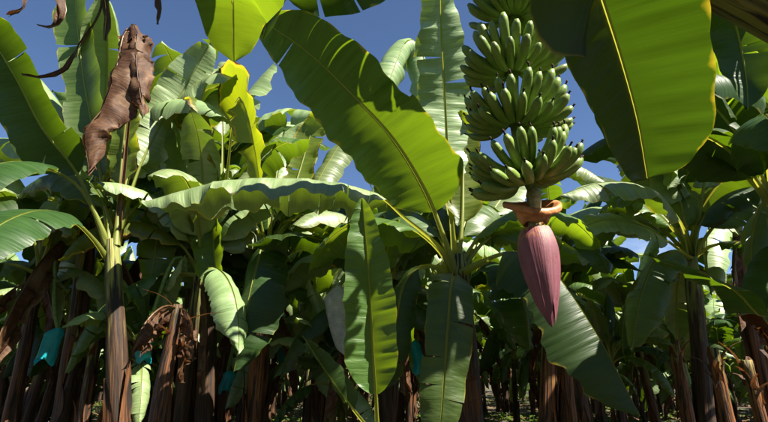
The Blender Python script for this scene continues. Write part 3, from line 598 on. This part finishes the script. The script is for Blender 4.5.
# --- cut pseudostem with frayed top
bK = V((P(158, 422, 4.3).x, 4.3, 0))
K = thing('banana_stump', 'cut banana stem left of centre with a frayed dry top, rust brown', 'banana stump', bK)
add_stem(K, bK, P(178, 305, 4.35), .105, .04, 'stem_brown', seed=29, sheaths=3, frayed=True, mid=[P(164, 385, 4.3), P(172, 340, 4.33)])
kt = P(178, 308, 4.35)
for i, (ph_, ln) in enumerate(((-110, .75), (-40, .6), (200, .5), (90, .7), (20, .45))):
    add_leaf(K, arch(kt, R(ph_), ln, 55-20*i, -88, pw=.4), .085, V((math.cos(R(ph_)), math.sin(R(ph_)), .4)), 'dry', 'dry_leaf', b0=.1, fold=(-45, -45), droop=(60, 60), tears=(2, 2), tear_amp=40, crumple=.012, ragged=.1, seed=840+i, nL=26, nW=5, rib=(.012, .003))

def auto(root, cr, seed, lst):
    rr = random.Random(seed)
    for i, (ph_, ln, t0, t1) in enumerate(lst):
        add_leaf(root, arch(cr, R(ph_), ln, t0, t1, sway=rr.uniform(-20, 20)), rr.uniform(.24, .31), V((rr.uniform(-.2, .2), rr.uniform(-.2, .2), 1)), rr.choice(['leaf', 'leaf_thick', 'leaf_pale', 'leaf_young']), b0=.2, fold=(rr.uniform(-5, 10),)*2,
                 droop=(rr.uniform(30, 65), rr.uniform(30, 65)), seed=seed*7+i, tears=(rr.choice([0, 2, 4, 7]), rr.choice([0, 3, 6])), tear_amp=rr.uniform(12, 35), wave=.035)
auto(A, P(112, 238, 4.95), 801, ((60, 1.9, 70, -40), (95, 2.0, 75, -20), (140, 1.9, 70, -40), (175, 1.8, 75, -50)))
auto(B, crB, 802, ((80, 2.0, 78, -20), (150, 1.9, 72, -40), (30, 2.0, 75, -30), (190, 1.9, 74, -30), (-20, 1.9, 75, -20)))
auto(D, crD, 803, ((60, 2.0, 78, -20), (110, 2.0, 75, -30), (160, 1.9, 72, -40), (10, 1.9, 72, -50)))
auto(Cn, crC, 804, ((60, 1.9, 74, -40), (95, 2.0, 75, -30), (130, 1.9, 70, -50), (20, 1.8, 66, -60), (160, 1.8, 62, -70)))
auto(T_, crT, 805, ((60, 2.0, 78, -20), (110, 2.0, 75, -30), (10, 1.9, 72, -40), (150, 1.9, 75, -30)))

# ------------------------------------------------------------------ the bunch
stalk_pts = [crF.lerp(V((1.1, 2.23, 3.2)), .5), V((1.02, 2.22, 3.30)), V((.80, 2.2, 3.27))] + PP([(540, -60, 2.2), (520, -10, 2.2), (513, 50, 2.2), (514, 110, 2.2), (523, 168, 2.2), (533, 195, 2.2), (535, 236, 2.2)])
BU = thing('banana_bunch', 'big bunch of green bananas with a purple flower bud hanging below it', 'banana bunch', P(535, 236, 2.2))
bo = V(BU.location)
spath, stot = smoothpath(stalk_pts, 60)
def srad(i): return .036 - .018*max(0, (i-30)/30)
v, f, u = tube(spath, [srad(i) for i in range(61)], 10)
mesh_obj('stalk', v, f, M['stalk'], BU, u, off=bo)
def banana_mesh(L_, r, e0, e1, seed, tip=True):
    rr = random.Random(seed); n = 12; sides = 10
    p = V((0, 0, 0)); path = [p.copy()]
    for i in range(n):
        t = (i+.5)/n; a = R(e0+(e1-e0)*t**.9); p = p+V((math.cos(a), rr.uniform(-.03, .03), math.sin(a)))*L_/n; path.append(p.copy())
    def rad(t):
        if t < .16: return r*(.42+.1*t/.16)
        if t < .36: return r*(.52+.48*math.sin((t-.16)/.2*math.pi/2))
        if t < .84: return r
        return r*(1-.60*((t-.84)/.16)**2.2)
    rads = [rad(i/n) for i in range(n+1)]
    ph = rr.uniform(0, 6)
    vv, ff, uu = tube(path, rads, sides, True, lambda i, k: 1+.075*math.cos(5*(6.283*k/sides)+ph))
    mi = [0]*len(ff)
    if tip:                                              # dried flower remains at the finger's end
        T = (path[-1]-path[-2]).normalized(); q = path[-1]; tp = []; d = V((rr.uniform(-1, 1), rr.uniform(-1, 1), rr.uniform(-.5, .5)))*.4
        for i in range(5): tp.append(q+T*(.001+.0052*i)+d*(.0012*i*i))
        a, b, c = tube(tp, [r*.26, r*.18, r*.20, r*.27, r*.10], 6)
        o0 = len(vv); vv += a; ff += [tuple(x+o0 for x in y) for y in b]; uu += c; mi += [1]*len(b)
    me = bpy.data.meshes.new('banana'); me.from_pydata([tuple(x) for x in vv], [], ff)
    ul = me.uv_layers.new(name='UVMap'); fl = []
    for l in me.loops: fl.extend(uu[l.vertex_index])
    ul.data.foreach_set('uv', fl)
    me.polygons.foreach_set('use_smooth', [True]*len(ff)); me.materials.append(M['banana']); me.materials.append(M['tip'])
    me.polygons.foreach_set('material_index', mi); me.update(); return me
low = [banana_mesh(.240, .0208, -32, 46, s, False) for s in range(4)]
upr = [banana_mesh(.230, .0204, -8, 64, 10+s, False) for s in range(4)]
lowt = [banana_mesh(.240, .0205, -38, 40, 20+s) for s in range(4)]
uprt = [banana_mesh(.230, .0200, -12, 58, 30+s) for s in range(4)]
rb = random.Random(77)
# (stalk sample, middle azimuth in degrees, spread, fingers per row, size)
def s_at(py):
    best = None
    for i in [24+k*.1 for k in range(355)]:
        r = spath[int(i)].lerp(spath[int(i)+1], i-int(i))-V((0, 0, CAM_H)); yy = 211-FPX*(-r.y*SP+r.z*CP)/(r.y*CP+r.z*SP)
        if best is None or abs(yy-py) < best[0]: best = (abs(yy-py), i)
    return best[1]
HANDS = [(s_at(-40), -115, 240, 15, 1.0), (s_at(16), -72, 260, 18, 1.08), (s_at(70), -110, 265, 18, 1.12), (s_at(122), -70, 270, 18, 1.14), (s_at(175), -88, 310, 21, 1.14)]
for hi, (si, az0, spread, nf, sz) in enumerate(HANDS):
    i = int(si); c = spath[i].lerp(spath[i+1], si-i); d = (spath[i+1]-spath[i]).normalized(); upv = -d
    A0 = (V((1, 0, 0))-upv*upv.x).normalized(); B0 = upv.cross(A0)
    pad = [c+upv*t for t in (-.022, -.008, .012, .03)]
    v, f, u = tube(pad, [.028, .046, .046, .03], 12)
    hand = mesh_obj('hand', v, f, M['stalk'], BU, u, off=bo)
    for row in (0, 1):
        for k in range(nf):
            a = R(az0 - spread/2 + spread*(k+.5*row+.1*rb.uniform(-1, 1))/(nf-.5))
            out = A0*math.cos(a)+B0*math.sin(a); tan = upv.cross(out)
            st = c + out*.036 + upv*(.02 if row else -.012)
            sc = sz*.95*rb.uniform(.88, 1.07)*(1-.12*abs((k/(nf-1))*2-1)**3)
            tl = R(rb.uniform(-9, 9)); out2 = (out*math.cos(tl)+upv*math.sin(tl)).normalized(); up2 = tan.cross(out2)*-1
            if up2.dot(upv) < 0: up2 = -up2
            src = ((uprt if row else lowt) if hi >= 3 else (upr if row else low))
            o = bpy.data.objects.new('banana', src[rb.randrange(4)]); C.objects.link(o); o.parent = hand
            m = Matrix((out2, up2.cross(out2), up2)).transposed().to_4x4()
            o.matrix_local = Matrix.Translation(st-bo) @ m @ Matrix.Scale(sc, 4)
# scar collar, lifted dry bract, flower bud
ax_top, ax_bot = P(535, 231, 2.2), P(552, 327, 2.14); axd = (ax_bot-ax_top).normalized()
v, f, u = tube([P(532, 188, 2.2), P(533, 195, 2.2), P(534, 204, 2.2), P(535, 222, 2.2), P(535, 236, 2.2)], [.02, .034, .03, .026, .03], 12, True, lambda i, k: 1+.12*((k*7+i*3) % 4-1.5)/1.5)
mesh_obj('flower_scar', v, f, M['cream'], BU, u, off=bo)
LB = (ax_bot-ax_top).length
e1 = (V((1, 0, 0))-axd*axd.x).normalized(); e2 = axd.cross(e1)
def budr(t): return .076*LB/.42*(math.sin(math.pi*min(1, (t+.10)/1.10)**.62)**.85)*(1-.12*t)+.003
def bud_shell(a0, span, t0, t1, lift, name, parent, rows=22, cols=18):
    verts, faces, uvs = [], [], []
    full = span > 6.2
    for i in range(rows+1):
        t = t0+(t1-t0)*i/rows; c = ax_top+axd*LB*t
        taper = 1 if full else max(.02, 1-(i/rows)**3)**.6
        for j in range(cols+1):
            e = j/cols*2-1; a = a0+e*span/2*taper
            ridge = .0035*math.exp(-(e*9)**2)+.0015*math.cos(a*7+t*3)
            r = budr(t)+lift*(1+.6*abs(e)**4)+(ridge if not full else 0)
            verts.append(c+(e1*math.cos(a)+e2*math.sin(a))*r*(1 if True else 0)); uvs.append((a/6.283, t))
    for i in range(rows):
        for j in range(cols):
            a = i*(cols+1)+j; faces.append((a, a+cols+1, a+cols+2, a+1))
    return mesh_obj(name, verts, faces, M['bud'], parent, uvs, off=bo)
bud = bud_shell(0, 6.2832, 0, 1, 0, 'flower_bud', BU, 30, 40); bud['label'] = 'dusky purple pointed flower bud'
# the open side of the row (towards -y), measured round the bud's axis: where the seam between bracts runs
ac = math.atan2(-e2.y, -e1.y)
bud_shell(ac+.75, 2.9, .0, .99, .0075, 'bract', bud); bud_shell(ac-1.15, 2.6, .0, .97, .004, 'bract', bud)
bud_shell(ac+3.1, 2.6, .02, .95, .005, 'bract', bud)
verts, faces, uvs = [], [], []
bc = P(534, 225, 2.2); nx, ny = 48, 14
for i in range(ny):
    t = i/(ny-1)
    for j in range(nx):
        a = 6.2832*j/nx; fr = .5-.5*math.sin(a)                      # 1 on the near side, 0 on the far side
        hh = .142-.088*fr**1.3+.006*math.sin(2*a+.5)
        if t < .15: r = .060+.016*t/.15
        elif t < .8: r = .076+.052*((t-.15)/.65)**1.5
        else: r = .128+.016*math.sin((t-.8)/.2*2.6)                  # rim rolled outward and down
        r *= .9*(1+.02*math.sin(3*a+1)+.012*math.sin(7*a))
        tz = hh*min(t, .86)/.86-(.030*((t-.86)/.14)**1.4 if t > .86 else 0)
        verts.append(bc+V((math.cos(a)*r, math.sin(a)*r*.66, tz+.006*math.sin(5*a)*(1-t)))); uvs.append((j/nx, t))
for i in range(ny-1):
    for j in range(nx):
        j2 = (j+1) % nx; faces.append((i*nx+j, i*nx+j2, (i+1)*nx+j2, (i+1)*nx+j))
lb = mesh_obj('lifted_bract', verts, faces, M['bract'], BU, uvs, off=bo); lb['label'] = 'orange-brown dry bract curled up above the bud'
sm = lb.modifiers.new('thickness', 'SOLIDIFY'); sm.thickness = .007; ss = lb.modifiers.new('smooth', 'SUBSURF'); ss.levels = ss.render_levels = 1

# ------------------------------------------------------------------ plantation rows behind
def build_plant(root, seed, H=2.0, nleaf=9, nL=26, nW=4, dead=2, matset=None, ribs=True, stem='stem'):
    """a whole plant at root (root stands at the world origin while building)"""
    rr = random.Random(seed); cr = V((rr.uniform(-.12, .12), rr.uniform(-.12, .12), H))
    add_stem(root, V((0, 0, 0)), cr, .078, .058, stem, V((rr.uniform(-.05, .05), 0, 0)), seed, 3, 10)
    ph = rr.uniform(0, 6.28)
    for i in range(nleaf):
        age = i/(nleaf-1); ph += 2.4+rr.uniform(-.3, .3)
        m = rr.choice(['leaf', 'leaf_pale', 'leaf_pale', 'leaf_thick', 'leaf_young', 'leaf_pale']) if age < .75 else rr.choice(['leaf', 'leaf_thick', 'leaf_pale', 'leaf_yellow', 'leaf_thick'])
        pts = arch(cr, ph, rr.uniform(1.5, 2.0), 84-22*age+rr.uniform(-5, 5), 45-115*age+rr.uniform(-15, 15), sway=rr.uniform(-20, 20))
        nt = rr.choice([0, 1, 3, 5, 8])
        S = rr.uniform(-.25, .25)
        add_leaf(root, pts, rr.uniform(.23, .31), V((S, S*.5, 1)), m, b0=.2, fold=(rr.uniform(-5, 15),)*2, droop=(rr.uniform(35, 90), rr.uniform(35, 90)), tears=(nt, rr.choice([0, 2, 4, 6])), tear_amp=rr.uniform(12, 35), wave=.03, seed=seed*31+i, nL=nL, nW=nW, ribsides=5)
    for i in range(3):
        ph += 2.1+rr.uniform(-.3, .3); pts = arch(cr-V((0, 0, .05)), ph, rr.uniform(1.4, 1.8), rr.uniform(20, 50), -86, pw=.7, sway=rr.uniform(-15, 15))
        add_leaf(root, pts, rr.uniform(.2, .27), V((math.cos(ph)*.6, math.sin(ph)*.6, .5)), rr.choice(['leaf', 'leaf_thick', 'leaf_pale']), b0=.22, fold=(rr.uniform(-15, 5),)*2, droop=(rr.uniform(30, 70), rr.uniform(30, 70)), tears=(rr.choice([1, 3, 6]), rr.choice([1, 3, 6])), tear_amp=25, wave=.03, seed=seed*37+i, nL=nL, nW=nW, ribsides=5)
    for i in range(dead):
        ph += 2.0; pts = arch(cr-V((0, 0, .1)), ph, rr.uniform(1.1, 1.5), -10, -88, pw=.5)
        add_leaf(root, pts, .14, V((math.cos(ph), math.sin(ph), .3)), 'dry', 'dry_leaf', b0=.2, fold=(-40, -40), droop=(60, 60), tears=(3, 3), tear_amp=30, crumple=.008, seed=seed*17+i, nL=18, nW=3, ribsides=5, ragged=.2)
def copy_tree(o, parent=None, deep=9):
    c = o.copy(); C.objects.link(c)
    if parent: c.parent = parent
    if deep:
        for ch in o.children: copy_tree(ch, c, deep-1)
    return c
NT = 7
templates = []
for k in range(NT):
    t = bpy.data.objects.new('banana_plant', None); link(t); t.empty_display_size = .2
    build_plant(t, 300+k, H=(1.9, 2.1, 2.0, 1.75, 2.15, 1.95, 1.6)[k], nleaf=(11, 12, 11, 10, 12, 11, 9)[k], dead=(2, 3, 1, 2, 2, 3, 1)[k], stem=('stem', 'stem_brown', 'stem', 'stem_green', 'stem_brown', 'stem', 'stem_green')[k])
    templates.append([t, False])
def place_plant(k, loc, rot, sc, label, group=None):
    t = templates[k]
    o = t[0] if not t[1] else copy_tree(t[0], None, 9 if 0 < loc[1] < 15 else 1); t[1] = True
    o.location = loc; o.rotation_euler = (0, 0, rot); o.scale = (sc, sc, sc)
    tag(o, label, 'banana plant', group); return o
stumps = []
def build_stump(seed, H, mat):
    t = bpy.data.objects.new('banana_stump', None); link(t); t.empty_display_size = .2
    rr = random.Random(seed)
    add_stem(t, V((0, 0, 0)), V((rr.uniform(-.15, .15), rr.uniform(-.1, .1), H)), .068, .045, mat, seed=seed, sheaths=3, sides=10, frayed=k % 2 == 0)
    stumps.append([t, False])
for k in range(6): build_stump(500+k, (.8, 1.2, .9, .6, 1.4, 1.0)[k], ('stem_brown', 'stem_brown', 'stem', 'stem_brown', 'stem_green', 'stem_brown')[k])
def place_stump(k, loc, rot, sc, label, group=None):
    t = stumps[k]
    o = t[0] if not t[1] else copy_tree(t[0]); t[1] = True
    o.location = loc; o.rotation_euler = (0, 0, rot); o.scale = (sc, sc, sc)
    tag(o, label, 'banana stump', group); return o
# bags on the young bunches, each on a plant of its own
bag_seed = [0]
def bag(px, py, Y, hgt, wid, mat, label, plant_label, k, side=.35, group='turquoise bunch bags', tilt=0.0, psc=1.0):
    bag_seed[0] += 1; rr = random.Random(900+bag_seed[0])
    bot = P(px, py, Y); o = thing('bunch_bag', label, 'bunch bag', bot, group)
    n, sides = 14, 20; verts, faces, uvs = [], [], []
    ph = [rr.uniform(0, 6.28) for _ in range(6)]
    for i in range(n+1):
        t = i/n; r = wid*(1-.12*t) if t < .75 else wid*(.91*(1-((t-.75)/.25)**1.5)+.12)
        for j in range(sides):
            a = 6.283*j/sides
            q = r*(1+.16*math.sin(3*a+ph[0]+t*2)+.10*math.sin(7*a+ph[1]-t*4)+.06*math.sin(11*a+ph[2]))
            verts.append(V((math.cos(a)*q+tilt*t*hgt+.02*math.sin(t*5+ph[3]), math.sin(a)*q*.8, hgt*t-(.06*wid/.12*math.sin(2*a+ph[4]) if i == 0 else 0)))); uvs.append((j/sides*wid*6, t*hgt))
    for i in range(n):
        for j in range(sides):
            j2 = (j+1) % sides; faces.append((i*sides+j, i*sides+j2, (i+1)*sides+j2, (i+1)*sides+j))
    mesh_obj('bag_film', verts, faces, M[mat], o, uvs)
    top = V((tilt*hgt, 0, hgt)); H = (1.9, 2.1, 2.0, 1.75, 2.15, 1.95, 1.6)[k]*psc
    cr = V((side, .25, H-bot.z-.05)); pk = V((side*.45, .1, max(cr.z, hgt)+.18))
    pp, _ = smoothpath([cr, pk, V((.03, 0, hgt+.2)), top-V((0, 0, .05))], 14)
    v, f, u = tube(pp, [.022]*15, 7); mesh_obj('stalk', v, f, M['stalk'], o, u)
    place_plant(k, (bot.x+side, bot.y+.25, 0), rr.uniform(0, 6.28), psc, plant_label)
    taken.append((bot.x+side, bot.y+.25))
taken = [(o.location.x, o.location.y) for o in (A, B, D, Cn, Rr, T_, K, F)]
bag(350, 352, 4.9, .62, .125, 'white_bag', 'white perforated plastic bag hanging behind the tall sucker leaf', 'banana plant carrying the white perforated bag', 0, .34, None, -.22, .86)
bag(418, 372, 5.4, .32, .065, 'bag', 'turquoise plastic bag between the hanging dark leaves of the central plant', 'banana plant carrying the turquoise bag right behind the central plant', 3, -.34)
bag(41, 362, 5.6, .36, .09, 'bag', 'crumpled turquoise plastic bag low at the far left, nearest the left edge', 'banana plant carrying the leftmost turquoise bag', 1, -.36, tilt=.35)
bag(143, 360, 5.3, .24, .075, 'bag', 'turquoise plastic bag right of the left plant stem', 'banana plant carrying the bag right of the left stem', 2, .34)
bag(226, 392, 6.2, .24, .065, 'bag', 'small turquoise bag low between two brown stems left of centre', 'banana plant carrying the lowest turquoise bag', 5, .36)
bag(246, 322, 7.6, .42, .11, 'bag', 'turquoise bag partly hidden behind the torn hanging leaf', 'banana plant carrying the bag behind the torn leaf', 4, -.34)
bag(285, 366, 7.0, .3, .075, 'bag', 'turquoise bag just right of the orange-brown stem', 'banana plant carrying the bag beside the orange-brown stem', 6, .34)
bag(601, 338, 12.0, .4, .10, 'bag', 'far turquoise bag glimpsed behind the broad sloping leaf', 'banana plant carrying the far bag behind the sloping leaf', 1, .34)

# lit stems standing below the flower bud and at lower right
for (px, Y, tx, ty, r, mat, lab, sd) in ((541, 4.6, 549, 322, .082, 'stem_rust_lit', 'orange-brown stem with yellow streaks directly below the flower bud', 41), (567, 4.65, 560, 318, .078, 'stem_rust_lit', 'rust-brown stem standing just right of the one below the bud', 42),
        (586, 6.2, 568, 325, .09, 'stem_brown', 'dark brown leaning stem under the broad sloping leaf', 43), (690, 5.0, 674, 345, .065, 'stem_rust_lit', 'short pale-brown leaning stem low at right', 44),
        (731, 4.15, 712, 348, .058, 'stem_rust_lit', 'yellow-green and rust streaked stem at lower right', 45), (765, 3.85, 746, 360, .052, 'stem_rust_lit', 'rust-brown stem in the bottom right corner', 46),
        (456, 3.7, 445, 375, .05, 'stem_green', 'slim yellow-green stem against the central trunk', 47), (84, 5.6, 96, 330, .065, 'stem', 'dark leaning stem left of the left plant', 48), (62, 6.2, 84, 320, .07, 'stem', 'dark slanting stem second from the left edge', 49)):
    b_ = V((P(px, 422, Y).x, Y, 0)); s_ = thing('banana_stump', lab, 'banana stump', b_)
    add_stem(s_, b_, P(tx, ty, Y), r, r*.7, mat, seed=sd, sheaths=5, frayed=True); taken.append((b_.x, b_.y))

for (px, Y, k, sc, rot, lab) in ((143, 5.6, 3, .62, 1.0, 'leafy sucker between the left stem and the frayed stump'), 
        (305, 6.8, 2, .6, 5.0, 'leafy sucker low between the orange-brown stem and the white bag'), (330, 5.4, 6, .55, 3.0, 'leafy sucker left of the white bag, low down'), (620, 6.6, 0, .6, 2.6, 'leafy sucker right of the stems below the bud')):
    q = P(px, 422, Y); o = place_plant(k, (q.x, Y, gz(q.x, Y)-.03), rot, sc, lab); o.name = 'banana_sucker'; taken.append((q.x, Y))
rt = random.Random(99)
for (x, y, sc, lab) in ((-3.7, 6.4, 1.6, 'tall banana plant behind the left plant, farthest left of its row'), (-2.75, 7.4, 1.55, 'tall banana plant behind the left plant and the frayed stump'), (-1.75, 8.0, 1.2, 'tall banana plant behind the yellow-green torn leaves'),
        (2.5, 7.6, 1.1, 'tall banana plant behind the bunch, right of the flower bud'), (3.7, 6.5, 1.34, 'tall banana plant in the dark right part behind the arching pale leaves'), (4.0, 4.3, 1.3, 'tall banana plant added off the right edge to shade it'), (4.9, 7.0, 1.35, 'tall banana plant at the far right edge')):  # the one off the right edge is added to darken that side
    place_plant(rt.randrange(NT), (x, y, gz(x, y)-.03), rt.uniform(0, 6.28), sc, lab); taken.append((x, y))
for k in range(18):  # unseen plants added behind the camera to keep skylight out
    x, y = -6.5+(k % 6)*2.6+rt.uniform(-.6, .6), -2.4-(k//6)*2.2+rt.uniform(-.5, .5)
    place_plant(rt.randrange(NT), (x, y, gz(x, y)-.03), rt.uniform(0, 6.28), rt.uniform(1.1, 1.35), 'unseen banana plant added behind the viewer to block skylight', 'unseen banana plants added behind the viewer')
rp_ = random.Random(12); cnt = 0
spots = []
y = 7.6
while y < 40:
    dx = 1.4 if y < 14 else (2.1 if y < 28 else 3.0); x0 = -(.82*y+2.0)
    x = x0 + rp_.uniform(0, dx)
    while x < .82*y+2.0:
        spots.append((x+rp_.uniform(-.35, .35), y+rp_.uniform(-.4, .4))); x += dx
    y += 1.5 if y < 14 else (2.1 if y < 28 else 3.0)
spots += [(-4.3, 2.2), (4.6, .2), (-2.2, 5.9), (-3.4, 6.0), (2.6, 5.9), (-4.6, 3.4), (-3.9, 5.3), (4.6, 4.6), (4.3, 6.0), (-4.0, .9), (4.4, 1.2)]  # nearby plants off to the sides, added for their shade
first = []
for (x, y) in spots:
    if any((x-a)**2+(y-b)**2 < .7 for a, b in taken): continue
    if y > 0 and y < 12 and abs(x/y+.193) < .035: continue
    if y > 0 and abs(x/y) > .95 and y > 8: continue
    zone = 'left' if x/max(y, 1) < -.25 else ('right' if x/max(y, 1) > .25 else 'middle')
    dep = 'first rows' if y < 11 else ('middle rows' if y < 20 else 'farthest rows')
    if y < 6.5: sd_ = 'left' if x < 0 else 'right'; lab, grp = f'unseen banana plant added for shade close by at the {sd_} side, beside the viewer', f'unseen banana plants added beside the viewer, {sd_}'
    else: lab, grp = f'banana plant in the {dep} behind the foreground plants, {zone} part of the picture', f'banana plants, {dep}, {zone}'
    o_ = place_plant(rp_.randrange(NT), (x, y, gz(x, y)-.03), rp_.uniform(0, 6.28), rp_.uniform(.82, 1.06), lab, grp); cnt += 1
    if 6.5 <= y < 11 and abs(x/y) < .8: first.append(o_)
    if y > 5.5 and rp_.random() < (.55 if y < 22 else .8):
        a = rp_.uniform(0, 6.28); r = rp_.uniform(.5, 1.0); sx_, sy_ = x+math.cos(a)*r, y+math.sin(a)*r
        o = place_plant(rp_.randrange(NT), (sx_, sy_, gz(sx_, sy_)-.03), rp_.uniform(0, 6.28), rp_.uniform(.5, .72), f'small young banana plant low among the {dep}, {zone} part of the picture', f'young plants, {dep}, {zone}')
        o.name = 'banana_sucker'
    if y > 6 and y < 22 and rp_.random() < .6:
        for q in range(1):
            a = rp_.uniform(0, 6.28); r = rp_.uniform(.3, .8); sx_, sy_ = x+math.cos(a)*r, y+math.sin(a)*r
            place_stump(rp_.randrange(6), (sx_, sy_, gz(sx_, sy_)-.03), rp_.uniform(0, 6.28), rp_.uniform(.75, 1.15), f'brown cut stem among the {dep} of plants, {zone} part of the picture', f'cut stems, {dep}, {zone}')

ORD = 'first second third fourth fifth sixth seventh eighth ninth tenth eleventh twelfth thirteenth fourteenth fifteenth sixteenth seventeenth eighteenth nineteenth twentieth'.split()
first.sort(key=lambda o: o.location.x/o.location.y)
for i, o in enumerate(first):
    q = min(i, len(first)-1-i)
    if q < len(ORD): o['label'] = f"banana plant of the nearest background row, {ORD[q]} from the {'left' if i == q else 'right'} edge"; o['group'] = 'banana plants of the nearest background row'
# ------------------------------------------------------------------ weeds and litter
rw = random.Random(5); verts, faces = [], []
for c in range(1800):
    y = 5+rw.random()**.8*24; x = rw.uniform(-.8, .8)*y
    if math.sin(x*.8+2)+math.sin(y*.6+x*.3) < -.5: continue
    for k in range(rw.randint(8, 20)):
        a = rw.uniform(0, 6.28); r = abs(rw.gauss(0, .22)); px, py = x+math.cos(a)*r, y+math.sin(a)*r
        z = gz(px, py)-.03+rw.uniform(.02, .16); b = rw.uniform(0, 6.28); s = rw.uniform(.03, .09); tl = rw.uniform(-.5, .7)
        d = V((math.cos(b), math.sin(b), tl)); sd = V((-math.sin(b), math.cos(b), rw.uniform(-.3, .3)))*.4
        p = V((px, py, z)); i0 = len(verts)
        verts += [p-d*s*.2, p+d*s*.5+sd*s, p+d*s*1.3-V((0, 0, s*.3)), p+d*s*.5-sd*s]; faces.append((i0, i0+1, i0+2, i0+3))
        if k % 2 == 0:
            i0 = len(verts); q = V((px, py, gz(px, py)-.04)); verts += [q-V((.004, 0, 0)), q+V((.004, 0, 0)), p]; faces.append((i0, i0+1, i0+2))
tag(mesh_obj('ground_cover', verts, faces, M['weed'], smooth=False), 'low green weeds covering the ground between the stems', 'weeds', kind='stuff')
verts, faces = [], []
for c in range(2600):
    y = 3+rw.random()*26; x = rw.uniform(-.85, .85)*y; a = rw.uniform(0, 6.28); l_ = rw.uniform(.08, .4); wd = rw.uniform(.02, .07)
    d = V((math.cos(a), math.sin(a), 0)); s = V((-d.y, d.x, 0)); i0 = len(verts); z0 = gz(x, y)-.02
    for i in range(5):
        t = i/4-.5; p = V((x, y, 0))+d*l_*t; p.z = z0+.01+rw.uniform(0, .06)+.15*t*t*rw.uniform(0, 1)
        verts += [p+s*wd*(1-abs(t)*1.5), p+V((0, 0, .02)), p-s*wd*(1-abs(t)*1.5)]
    for i in range(4):
        b = i0+i*3; faces += [(b, b+1, b+4, b+3), (b+1, b+2, b+5, b+4)]
tag(mesh_obj('leaf_litter', verts, faces, M['litter']), 'dry brown leaf litter scattered over the soil', 'leaf litter', kind='stuff')
for lst in (templates, stumps):
    for t, used in lst:
        if not used:
            for ch in list(t.children_recursive): bpy.data.objects.remove(ch)
            bpy.data.objects.remove(t)
print('background plants', cnt, 'objects', len(bpy.data.objects))
